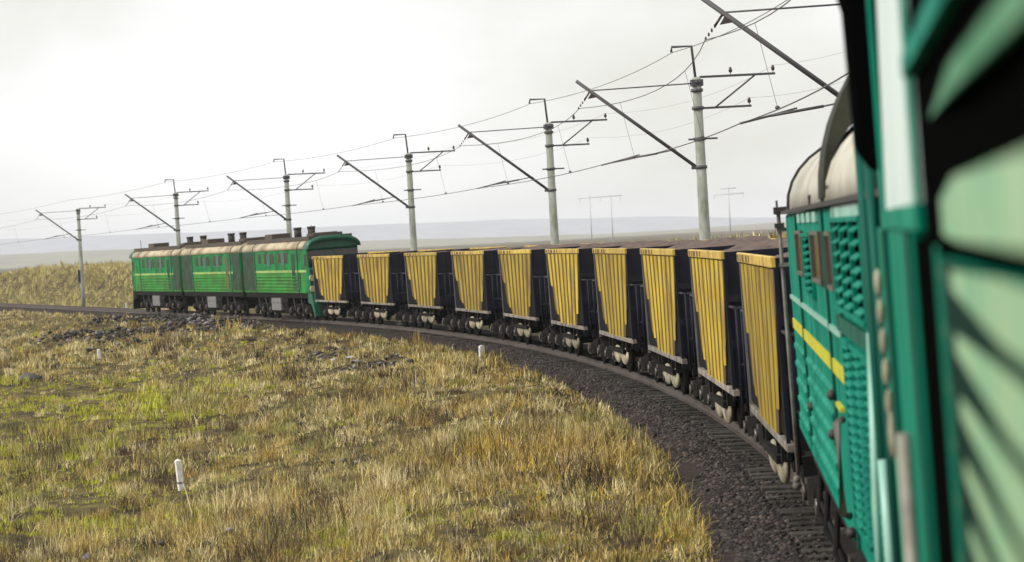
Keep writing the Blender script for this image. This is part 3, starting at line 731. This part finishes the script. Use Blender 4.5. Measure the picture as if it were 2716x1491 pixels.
# ---- the section the camera leans out of (strongly out of focus)
own = side_vehicle('teal_locomotive', .123, .2, 0)
tag(own, 'closest teal locomotive section, with pale sheen painted on its slatted side, black door slot and white upper panel', 'locomotive')
ow = MB(); ow.box(0, 2.9, -8, 4.85, 1.62, 3.70); ow.box(0, 2.9, 5.9, 10.0, 1.62, 3.74); ow.box(.5, 2.9, 4.85, 5.9, 1.62, 3.74)
ow.build('body', teal_own, own)
dd = MB(); dd.box(-.004, .498, 4.64, 5.62, 1.64, 3.725); dd.build('door', rubber_and_shade, own)  # flush black sheet painted in for the dark of the open doorway
pn = MB(); pn.prism([(0, 3.80), (.03, 4.9), (.5, 5.1), (.6, 3.80)], 1, 5.25, 8.6); pn.build('upper_panel', white_own, own)
pe = MB(); pe.box(-.012, 0.0, 6.0, 6.2, 1.7, 3.74); pe.box(-.02, 0.0, 8.2, 8.5, 1.7, 3.74); pe.each('edge_strip', teal_dk, own)
pl = MB(); pl.box(-.006, .004, 5.25, 5.42, 3.76, 4.9); pl.box(-.006, .004, 8.25, 8.6, 3.80, 4.9); pl.box(-.01, .1, 5.25, 8.6, 3.745, 3.80); pl.each('panel_edge', teal_own, own)
ps = MB(); ps.tube([(-.03, 6.9, 1.7), (-.03, 6.9, 3.2)], .02, 6); ps.build('grab_rail', paleg, own)
for k in range(6):
    kb = MB(); kb.ball((-.022, 9.35-.10*k, 3.545-.102*k), .014, .06, .050 if k < 5 else .085); kb.build('knob', palec, own)
bkp = MB(); bkp.box(-.003, 0, -2, 4.40, 2.0, 3.70); bkp.build('slat_backing', green_dk2, own)  # dark green sheet paints in the shade between the slats
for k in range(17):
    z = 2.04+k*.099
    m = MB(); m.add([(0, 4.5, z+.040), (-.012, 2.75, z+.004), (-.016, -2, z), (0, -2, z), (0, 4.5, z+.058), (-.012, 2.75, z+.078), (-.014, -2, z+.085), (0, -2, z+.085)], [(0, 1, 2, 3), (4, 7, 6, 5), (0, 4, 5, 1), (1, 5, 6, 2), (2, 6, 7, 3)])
    m.build('slat', teal_sheen_own, own)
ed = MB(); ed.box(-.003, 0, 4.52, 4.63, 1.7, 3.72); ed.build('door_post', teal_own, own)
sl2 = MB(); sl2.add([(0, 4.3, 3.74), (-.03, 3.2, 3.74), (-.035, -2, 3.74), (0, -2, 3.74), (0, 4.3, 3.80), (-.03, 3.2, 3.82), (-.035, -2, 3.82), (0, -2, 3.82)], [(0, 1, 2, 3), (4, 7, 6, 5), (0, 4, 5, 1), (1, 5, 6, 2), (2, 6, 7, 3)]); sl2.build('window_sill', teal_sheen_own, own)
ug = MB(); ug.box(.008, .06, -8, 5.245, 3.71, 4.6); ug.build('window_recess', rubber_and_shade, own)  # black sheet nearly flush, stands for the shade inside the window opening
g1 = MB(); g1.add([(.006, 4.6, 3.945), (-.02, 3.3, 3.93), (-.02, -2, 3.93), (.006, -2, 3.93), (.006, 4.6, 3.95), (-.02, 3.3, 3.965), (-.02, -2, 3.965), (.006, -2, 3.965)], [(0, 1, 2, 3), (4, 7, 6, 5), (0, 4, 5, 1), (1, 5, 6, 2), (2, 6, 7, 3)]); g1.build('gutter', green_mid, own)
g2 = MB(); g2.box(-.02, .006, -2, 5.15, 4.05, 4.09); g2.build('roof_edge', teal, own)
g3 = MB(); g3.box(.0, 2.8, -8, 5.2, 4.6, 4.66); g3.build('roof', darkroof, own)
g3 = MB(); g3.box(.52, 2.8, 5.26, 10.0, 4.88, 5.0); g3.build('roof', darkroof, own)
g3 = MB(); g3.box(.16, 2.8, 9.12, 9.98, 3.742, 4.875); g3.build('end_hood', rubber_and_shade, own)
bk = MB(); bk.prism([(-.075, 4.02), (-.085, 4.5), (-.13, 4.68), (-.10, 4.85), (.1, 4.9), (.1, 3.95), (-.02, 3.94)], 1, 8.62, 9.1); bk.build('wind_deflector', rubber_and_shade, own, bevel=.02)
bk = MB(); bk.tube([(-.10, 8.8, 4.66), (-.16, 8.8, 4.80), (-.1, 8.8, 4.95)], .05, 8); bk.build('deflector_bracket', green_dk, own)
ub = MB(); ub.box(.1, 2.8, -8, 10, 1.0, 1.61); ub.build('underframe', under, own)
bw_ = MB()
for y in (7.5, 5.6, 3.7):
    for sx in (.74, 2.26): bw_.tube([(sx-.065, y, .525), (sx+.065, y, .525)], .525, 20)
    bw_.tube([(.5, y, .525), (2.5, y, .525)], .09, 8)
bw_.build('bogie', under, own)

# ------------------------------------------------------------------ catenary masts
MOFF = 4.65
def make_mast(hook=True):
    r = empty('catenary_mast', (0, 0, 0))
    p = MB(); p.tube([(0, 0, -1.3), (0, 0, 2), (0, 0, 8.45)], [.20, .185, .135], 18); p.build('pole', conc, r)
    c = MB()
    for z in (8.30, 8.05, 7.5, 6.55, 5.68): c.tube([(0, 0, z-.05), (0, 0, z+.05)], .19, 14)
    c.box(-.18, .18, -.16, .16, 8.18, 8.38)
    c.each('clamp_band', ironwk, r)
    s = MB(); s.tube([(-.14, 0, 5.68), (-3.75, 0, 8.52)], .055, 8); s.box(-.3, -.12, -.05, .05, 5.62, 5.72)
    ca = s.build('cantilever', ironwk, r)
    i1 = MB(); i1.add([(-3.28, -.03, 8.17), (-3.05, -.03, 8.0), (-3.42, -.03, 7.95), (-3.28, .03, 8.17), (-3.05, .03, 8.0), (-3.42, .03, 7.95)], [(0, 1, 2), (3, 5, 4), (0, 3, 4, 1), (1, 4, 5, 2), (2, 5, 3, 0)])
    i1.tube([(-3.36, 0, 8.15), (-3.52, 0, 7.93)], .03, 6)
    for k in range(4):
        q = Vector((-3.52, 0, 7.93)).lerp(Vector((-3.72, 0, 7.68)), k/3); i1.ball(q, .024, .024, .045, 8, 5)
    i1.build('insulator', insul, ca)
    t_ = MB(); t_.tube([(-.1, 0, 8.27), (-3.4, 0, 8.20)], .022, 6); t_.build('tie_rod', ironwk, r)
    if hook:
        h = MB(); h.tube([(-.02, 0, 8.3), (-.10, 0, 9.42), (-.72, 0, 9.42), (-.74, 0, 9.26)], .045, 6, True); h.build('top_hook', ironwk, r)
    bk_ = MB(); bk_.box(.1, 2.48, -.035, .035, 8.42, 8.49); bk_.build('bracket_arm', ironwk, r)
    bk_ = MB(); bk_.box(.1, 1.68, -.03, .03, 7.46, 7.525); bk_.build('bracket_arm', ironwk, r)
    bk_ = MB(); bk_.tube([(.55, 0, 7.5), (1.85, 0, 8.44)], .03, 6); bk_.build('brace', ironwk, r)
    for (x, z) in ((1.08, 8.49), (2.42, 8.49), (1.62, 7.525)):
        q = MB(); q.tube([(x, 0, z-.06), (x, 0, z+.12)], .012, 6); q.tube([(x, 0, z+.06), (x, 0, z+.12), (x, 0, z+.17), (x, 0, z+.23)], [.045, .06, .05, .03], 8); q.build('pin_insulator', insul, r)
    sb = MB(); sb.box(-.35, .56, -.03, .03, 6.52, 6.575); sb.build('stub_bracket', ironwk, r)
    ra = MB(); ra.tube([(-.72, 0, 6.14), (-.78, 0, 6.26), (-1.35, 0, 6.17)], .022, 6); ra.tube([(-1.35, 0, 6.17), (-2.45, 0, 6.03)], .035, 6); ra.tube([(-2.45, 0, 6.03), (-3.1, 0, 5.9)], .028, 6)
    ra.tube([(-2.4, 0, 6.05), (-1.9, 0, 6.16)], .02, 5)
    ra.build('registration_arm', ironwk, r)
    return r
def ray_s(px, py, zz, off):
    """s of the path whose offset point shows at photo x = px (2576 wide)"""
    cp_, sp_ = math.cos(PITCH), math.sin(PITCH); f = 6493.66
    best = None
    for s in np.arange(30, 320, .25):
        q = P(s, off, zz); Z = q.z-EYE; d = q.y*cp_-Z*sp_; u = q.y*sp_+Z*cp_
        x = f*q.x/d; y = -f*u/d; X = 1288+math.cos(ROLL)*x+math.sin(ROLL)*y
        if best is None or abs(X-px) < best[0]: best = (abs(X-px), s)
    return best[1]
mast_px = [(1775, 595, 0.), (1398, 595, 0.), (1043, 618, 0.), (737, 580, 1.2), (457, 595, 1.5), (210, 765, -.2)]
mast_s = [ray_s(x, y, EYE-0.1 if i < 3 else z, MOFF) for i, (x, y, z) in enumerate(mast_px)]
# the first one stands beside the nearest wagons and carries the big cantilever above the teal locomotive
mast_s = [mast_s[0]-26.0]+mast_s+[ray_s(-50, 700, 2.0, MOFF)]
mast_lab = ['catenary mast hidden behind the teal locomotive, its big cantilever crossing the sky above',
            'tallest fully seen catenary mast, behind the three nearest yellow wagons',
            'catenary mast behind the row of yellow wagons, next one beyond the tallest mast',
            'catenary mast behind the yellow wagons closest to the green locomotive cab end',
            'catenary mast rising behind the cab end of the green locomotive',
            'catenary mast rising behind the frontmost section of the green locomotive',
            'pale catenary mast standing free on the bank ahead of the green locomotive',
            'faint catenary mast farthest along the track, beyond the free standing one']
mast0 = make_mast(True); mast1 = make_mast(False)
used = set()
for i, s in enumerate(mast_s):
    pr0 = mast1 if i in (6, 7) else mast0
    o = pr0 if id(pr0) not in used else copy_tree(pr0); used.add(id(pr0))
    o.location = P(s, MOFF); o.rotation_euler = (random.uniform(-.006, .006), random.uniform(-.008, .004), -TH(s))
    tag(o, mast_lab[i], 'catenary mast', 'catenary masts along the track')
bxm = MB(); bxm.box(-.34, -.17, -.12, .12, 1.9, 3.0); bxo = bxm.build('equipment_box', soot, None)
mA = [o for o in COL.objects if o.get('label') == mast_lab[6]][0]; bxo.parent = mA
# wires
def wire(name, lat, zs, sag, r, label, droppers=False, lat_mid=None, zc=5.9):
    pts = []; dro = []
    allS = [mast_s[0]-26]+mast_s
    for i in range(len(allS)-1):
        a, b2 = allS[i], allS[i+1]
        for k in range(12):
            u = k/12; s = a+(b2-a)*u; q = 4*u*(1-u)
            la = lat*(1-q)+(lat_mid if lat_mid is not None else lat)*q
            pts.append(P(s, MOFF+la, zs-sag*q))
            if droppers and k in (3, 9): dro.append((pts[-1], P(s+.1, MOFF-3.1, zc)))
    m = MB(); m.tube(pts, r, 5, False); o = m.build(name, wirem); tag(o, label, 'overhead wire')
    for (p, q) in dro:
        d = MB(); d.tube([p, q], .005, 4, False); d.ball(q, .05, .05, .04, 6, 4); d.build('dropper', wirem, o)
    return o
wire('contact_wire', -3.1, 5.9, .05, .013, 'contact wire strung lowest of the overhead wires, held by the registration arms')
wire('messenger_wire', -3.72, 7.66, .28, .011, 'sagging messenger wire hung from the cantilever tips, carrying the droppers', True, -3.35)
wire('feeder_wire', -.74, 9.25, .18, .011, 'feeder wire strung from hook to hook on top of the masts')
wire('bracket_wire', 2.42, 8.72, .35, .004, 'thin wire along the outer ends of the upper bracket arms')
wire('bracket_wire', 1.62, 7.75, .35, .004, 'thin wire along the lower bracket arms on the masts')

# distant pylons
def pylon(kind, x, d, zt):
    r = empty('transmission_pylon', (x, d, 0)); m = MB()
    if kind == 'portal':
        for sx in (-5.5, 5.5): m.tube([(sx, 0, -3), (sx, 0, zt)], [.34, .24], 8)
        m.build('leg', pylonm, r); c = MB(); c.tube([(-11.5, 0, zt-1.4), (11.5, 0, zt-1.0)], .22, 8); c.build('crossarm', pylonm, r)
        q = MB()
        for sx in (-10.5, 0, 10.5): q.tube([(sx, 0, zt-1.4), (sx, 0, zt-3.6)], .14, 5)
        q.build('insulator', pylonm, r)
    else:
        m.tube([(0, 0, -3), (0, 0, zt)], [.42, .26], 8); m.build('leg', pylonm, r)
        c = MB(); c.tube([(-8, 0, zt-4.0), (8, 0, zt-3.7)], .22, 8); c.tube([(-4, 0, zt-1.0), (4, 0, zt-.9)], .25, 8); c.build('crossarm', pylonm, r)
        q = MB()
        for sx in (-7.5, 7.5): q.tube([(sx, 0, zt-4.0), (sx, 0, zt-6)], .14, 5)
        q.build('insulator', pylonm, r)
    return r
DP = 1350.
tag(pylon('portal', .0358*DP, DP, EYE+.0153*DP), 'faint two legged portal pylon on the plain before the hazy hills', 'pylon')
tag(pylon('single', .0855*DP, DP, EYE+.0158*DP), 'faint single pole pylon on the plain, beyond the teal locomotive roof', 'pylon')

# ------------------------------------------------------------------ posts and rocks
def on_ground(x, y):
    h, _, _ = ground_h(np.array([x]), np.array([y])); return float(h[0])
for (x, y, h, r, tilt, lab) in ((-7.28, 55.1, .78, .062, .07, 'largest white marker post, standing in the shaggy foreground grass'),
                                (-20.85, 129.3, .78, .07, .03, 'white marker post in the grass just before the dark rubble heap'),
                                (-1.19, 89.2, .62, .075, -.02, 'short white marker post near the ballast below the yellow wagons'),
                                (-32.2, 215., .95, .055, .0, 'thin white post beside the track by the front end of the green locomotive')):
    o = empty('marker_post', (x, y, on_ground(x, y)-.08), (0, -tilt, .4))
    m = MB(); m.prism([(-r, -r), (r, -r), (r, r), (-r, r)], 2, -.1, h*.94); m.add([(-r, -r, h*.94), (r, -r, h*.94), (r, r, h*.94), (-r, r, h*.94), (0, 0, h)], [(0, 1, 4), (1, 2, 4), (2, 3, 4), (3, 0, 4)])
    m.build('post', whitep, o, bevel=.008)
    m = MB(); m.prism([(-r*1.05, -r*1.05), (r*1.05, -r*1.05), (r*1.05, r*1.05), (-r*1.05, r*1.05)], 2, h*.30, h*.36); m.build('band', grey, o)
    tag(o, lab, 'marker post', 'white marker posts')
ICO = None
def rock_arrays(n, cx, cy, cz, size, cols):
    """n irregular stones -> V, F, C"""
    base = np.array([(1, 0, 0), (-1, 0, 0), (0, 1, 0), (0, -1, 0), (0, 0, 1), (0, 0, -1), (.62, .62, .4), (-.62, .62, .3), (.62, -.62, .3), (-.62, -.62, .4)], float)
    tri = np.array([(4, 6, 7), (4, 7, 9), (4, 9, 8), (4, 8, 6), (6, 0, 2), (6, 2, 7), (7, 2, 1), (7, 1, 9), (9, 1, 3), (9, 3, 8), (8, 3, 0), (8, 0, 6), (5, 2, 0), (5, 1, 2), (5, 3, 1), (5, 0, 3)])
    jit = 1+.5*(rng.random((n, len(base), 1))-.5)*2*.6
    sc = size[:, None, None]*(np.array([1, .8, .65])*(.7+.6*rng.random((n, 1, 3))))
    a = rng.random(n)*6.283; ca, sa = np.cos(a), np.sin(a)
    v = base[None]*jit*sc
    x = v[:, :, 0]*ca[:, None]-v[:, :, 1]*sa[:, None]; y = v[:, :, 0]*sa[:, None]+v[:, :, 1]*ca[:, None]
    V = np.stack([x+cx[:, None], y+cy[:, None], v[:, :, 2]+cz[:, None]], -1).reshape(-1, 3)
    F = (tri[None]+(np.arange(n)*len(base))[:, None, None]).reshape(-1, 3)
    C = np.repeat(cols, len(base), 0); return V, F, C
# loose ballast stones near the camera
n = 36000; s_ = 27+(rng.random(n)**1.5)*75; o_ = -1.0+rng.random(n)*1.6
_k = (o_ < .12) | (rng.random(n) < .22); s_, o_ = s_[_k], o_[_k]; n = len(s_)
zp = np.interp(o_, [q[0] for q in prof], [q[1] for q in prof])
q = np.array([tuple(P(a, b2)) for a, b2 in zip(s_, o_)])
g_ = .013+.075*rng.random((n, 1))**3; rs_ = rng.random((n, 1))
cols = np.hstack([g_*(1.1+.25*rs_), g_*.93, g_*(.9-.15*rs_)])
V, F, C = rock_arrays(n, q[:, 0], q[:, 1], zp+.005, .016+.045*rng.random(n)**1.8, cols)
tag(np_mesh('gravel', V, F, gravm, C), 'dark brown ballast stones on the shoulder of the track', 'gravel', kind='stuff')
# rubble patches
patches = [(-26, 172, 4.5, 2.5, 300), (-22, 163, 3.2, 3, 380), (-18.5, 155, 2.6, 4, 1300), (-15.5, 148.5, 2.4, 4, 1300), (-13.2, 144, 2.0, 4, 800), (-5.0, 92, 2.0, 4, 170), (-7.2, 104, 1.6, 4, 150), (-25.5, 152, 4, 3, 420), (-22, 147, 3, 3, 260), (-3.2, 77, 1.3, 4, 100), (-5.3, 72, 1.5, 3, 60), (-20, 135, 4, 4, 100), (-6, 43, 2, 3, 14), (-3.6, 56, 1.2, 2, 60), (-13, 60, 1.5, 4, 60)]
VV, FF, CC = [], [], []; nn = 0
for (cx, cy, sx, sy, k) in patches:
    x = cx+rng.normal(0, sx*.5, k); y = cy+rng.normal(0, sy*.5, k); h, off, _ = ground_h(x, y)
    keep = off < -1.3; x, y, h = x[keep], y[keep], h[keep]; k = len(x)
    sz = .045+.17*rng.random(k)**3.5*(1 if cy > 120 else .55)
    g_ = .028+.26*rng.random((k, 1))**5; cols = np.hstack([g_*1.1, g_, g_*.98])
    pile = .55*np.exp(-((x-cx)/sx)**2-((y-cy)/sy)**2)*(1 if cy > 120 else .2)
    V, F, C = rock_arrays(k, x, y, h+sz*.3+pile*rng.random(k), sz, cols); VV.append(V); FF.append(F+nn); CC.append(C); nn += len(V)
tag(np_mesh('rubble', np.concatenate(VV), np.concatenate(FF), stonem, np.concatenate(CC)), 'grey stone rubble strewn through the grass', 'rubble', kind='stuff')
for (x, y, sz, g_, lab) in ((-18.3, 152.2, .62, .50, 'big pale slab lying in the dark rubble before the green locomotive'),
                            (-17.2, 151, .42, .42, 'pale upright stone beside the slab in the rubble'),
                            (-6.9, 99, .30, .42, 'paler one of two stones in the grass below the yellow wagons'),
                            (-6.2, 97.5, .26, .36, 'darker one of two stones in the grass below the yellow wagons'),
                            (-20.8, 109.6, .55, .10, 'dark grey boulder in the grass, largest one'),
                            (-3.05, 80.5, .22, .40, 'small pale stone in the brown grass near the ballast')):
    V, F, C = rock_arrays(1, np.array([0.]), np.array([0.]), np.array([0.]), np.array([sz]), np.full((1, 3), g_)*np.array([[1, .98, .94]]))
    o = np_mesh('rock', V*np.array([1.2, 1, .62]), F, stonem, C); o.location = (x, y, on_ground(x, y)+sz*.2); o.rotation_euler = (0, 0, random.random()*6)
    tag(o, lab, 'rock')

# ------------------------------------------------------------------ grass
def scatter(dmin, dmax, per_m2, a0=-.245, a1=.12):
    area = (a1-a0)*(dmax**2-dmin**2)/2; n = int(area*per_m2)
    d = np.sqrt(dmin**2+(dmax**2-dmin**2)*rng.random(n)); a = a0+(a1-a0)*rng.random(n)
    return d*a, d
PAL = np.array([(.47, .36, .125), (.64, .54, .29), (.27, .25, .085), (.13, .085, .05), (.35, .24, .08), (.42, .42, .05), (.60, .43, .08), (.06, .045, .035)])   # ochre straw olive brown russet lush gold dark
def pick(x, y):
    """turf colour and vigour per tuft"""
    n = len(x); n1 = fbm(x*.09+3, y*.05+1, 4); n2 = fbm(x*.33+20, y*.22, 3); n3 = fbm(x*.9+40, y*.55, 3)
    right = sstep(-7, 3, x-.02*(y-40))
    lushp = np.exp(-((x+14.0)/5.0)**2-((y-82)/19)**2)+.8*np.exp(-((x+19)/5)**2-((y-100)/16)**2)+.55*np.exp(-((x+9.0)/3)**2-((y-52)/7)**2)
    k = np.zeros((n, 8))
    k[:, 0] = .34+1.2*np.clip(n2-.45, 0, 1); k[:, 1] = .26+2.6*np.clip(n3-.52, 0, 1); k[:, 2] = .12+1.1*np.clip(.52-n2, 0, 1)+.15*lushp
    k[:, 3] = .16+3.0*np.clip(.47-n3, 0, 1); k[:, 4] = .10+1.2*np.clip(n1-.5, 0, 1)+.15*right; k[:, 6] = (.05+1.6*np.clip(n2-.48, 0, 1))*right
    k[:, 5] = np.clip(1.8*lushp+.9*(n1-.5)+1.6*(n3-.5)-.24, 0, 2)*4.5+.015; k[:, 7] = .05+2.0*np.clip(.42-n3, 0, 1)
    k /= k.sum(1, keepdims=True); r_ = rng.random((n, 1)); i = np.minimum((k.cumsum(1) < r_).sum(1), 7)
    c = PAL[i]*(.72+.56*rng.random((n, 1)))
    return c, i, n2, n3
def rub_mask(x, y):
    m = np.zeros(len(x))
    for (cx, cy, sx, sy, k) in patches:
        if k >= 120: m = np.maximum(m, np.exp(-((x-cx)/(sx*.8))**2-((y-cy)/(sy*.8))**2))
    return m
def grass(name, x, y, blades, hgt, wid, label, off_lim=-.60, outer=False, spread=.88, bare=.45):
    h, off, s = ground_h(x, y)
    lim = off_lim+.7*(fbm(s*.45, s*0+3, 3)-.5)*2+np.abs(rng.normal(0, .22, len(s)))-.12
    keep = (off < lim) if not outer else (off > off_lim)
    x, y, h, off = x[keep], y[keep], h[keep], off[keep]
    c, ci, n2, n3 = pick(x, y)
    if outer and name == 'reeds' and hgt > .6: c = c*.4+.6*np.array([.52, .45, .20])*(.7+.6*rng.random((len(x), 1)))
    keep = ((n3 > bare) | (rng.random(len(x)) < .30)) & (rng.random(len(x)) > .93*rub_mask(x, y)**.6)
    x, y, h, c, ci, n2, n3, off = x[keep], y[keep], h[keep], c[keep], ci[keep], n2[keep], n3[keep], off[keep]
    n = len(x); big = (.35+.8*np.clip(n2*1.4-.25, 0, 1))*(.55+.9*rng.random(n)**2.0)
    big = big*(.45+1.1*fbm(x*.16+9, y*.10+4, 2)); big = np.where(ci == 5, big*.5, big); big = np.where((ci == 3) | (ci == 7), big*1.15, big)
    if not outer: big *= np.where(off > -2.2, .85, 1.0)
    N = n*blades; bg_ = np.repeat(big, blades)
    sp_ = .09 if blades < 40 else .22
    X = np.repeat(x, blades)+rng.normal(0, sp_, N)*(bg_+.2); Y = np.repeat(y, blades)+rng.normal(0, sp_, N)*(bg_+.2); Z = np.repeat(h, blades)-.02
    H = hgt*bg_*(.4+.85*rng.random(N)); a = rng.random(N)*6.283; th = np.abs(rng.normal(0, spread, N)); th = np.minimum(th, 1.35)
    lx, ly, lz = np.cos(a)*np.sin(th)*H, np.sin(a)*np.sin(th)*H, np.cos(th)*H
    wd = wid*(.5+.9*rng.random(N)); px, py = np.ones(N)*wd/2, rng.normal(0, .3, N)*wd
    B0 = np.stack([X-px, Y-py, Z], 1); B1 = np.stack([X+px, Y+py, Z], 1)
    bend = .30+.25*rng.random(N)
    M0 = np.stack([X+lx*bend-px*.8, Y+ly*bend-py, Z+lz*.6], 1); M1 = np.stack([X+lx*bend+px*.8, Y+ly*bend+py, Z+lz*.6], 1)
    T = np.stack([X+lx, Y+ly, Z+lz*(1-.2*rng.random(N))], 1)
    V = np.stack([B0, B1, M0, M1, T], 1).reshape(-1, 3)
    i = np.arange(N)*5
    F = np.concatenate([np.stack([i, i+1, i+3], 1), np.stack([i, i+3, i+2], 1), np.stack([i+2, i+3, i+4], 1)])
    C = np.repeat(np.repeat(c, blades, 0)*(.75+.5*rng.random((N, 1))), 5, 0)
    o = np_mesh(name, V, F, grassm, C); tag(o, label, 'grass', kind='stuff'); return o
x, y = scatter(31, 58, 22); grass('grass', x, y, 17, .40, .009, 'shaggy dry grass of the foreground field')
x, y = scatter(58, 105, 11); grass('grass', x, y, 12, .42, .016, 'dry ochre grass in the middle of the field')
x, y = scatter(105, 235, 4.2); grass('grass', x, y, 9, .45, .030, 'dry grass at the far side of the field')
x, y = scatter(31, 75, 20); grass('grass', x, y, 5, .20, .012, 'short brown litter and sprouts between the tufts', -.6, False, .9, 0.0)
x, y = scatter(75, 150, 6); grass('grass', x, y, 5, .24, .024, 'short brown litter between the tufts farther off', -.6, False, .9, 0.0)
x, y = scatter(31, 80, 1.0); grass('shrub', x, y, 110, .62, .011, 'feathery straw coloured shrubs dotted over the near field', -1.6, False, .72, .46)
x, y = scatter(80, 170, .40); grass('shrub', x, y, 70, .70, .024, 'feathery straw coloured shrubs dotted over the far field', -1.6, False, .72, .46)
x, y = scatter(165, 320, 3.0, -.32, -.12); grass('reeds', x, y, 9, .75, .05, 'tall pale yellow green growth on the bank beyond the track', 7.5, True, .45, .25)
x, y = scatter(50, 190, 2.2, -.12, .16); grass('reeds', x, y, 8, .55, .04, 'low brown scrub along the bank behind the wagons', 9.5, True, .6)

# ------------------------------------------------------------------ haze
hm = bpy.data.materials.new('haze_air'); hm.use_nodes = True; t = hm.node_tree; t.nodes.clear()
o_ = t.nodes.new('ShaderNodeOutputMaterial'); v_ = t.nodes.new('ShaderNodeVolumePrincipled')
v_.inputs['Color'].default_value = (.91, .93, 1.0, 1); v_.inputs['Density'].default_value = 1.25e-4; v_.inputs['Anisotropy'].default_value = 0
t.links.new(v_.outputs[0], o_.inputs['Volume'])
hb = MB(); hb.box(-7400, 7400, -700, 12200, -30, 130); tag(hb.build('haze', hm), 'pale haze over the plain', 'haze', kind='stuff')
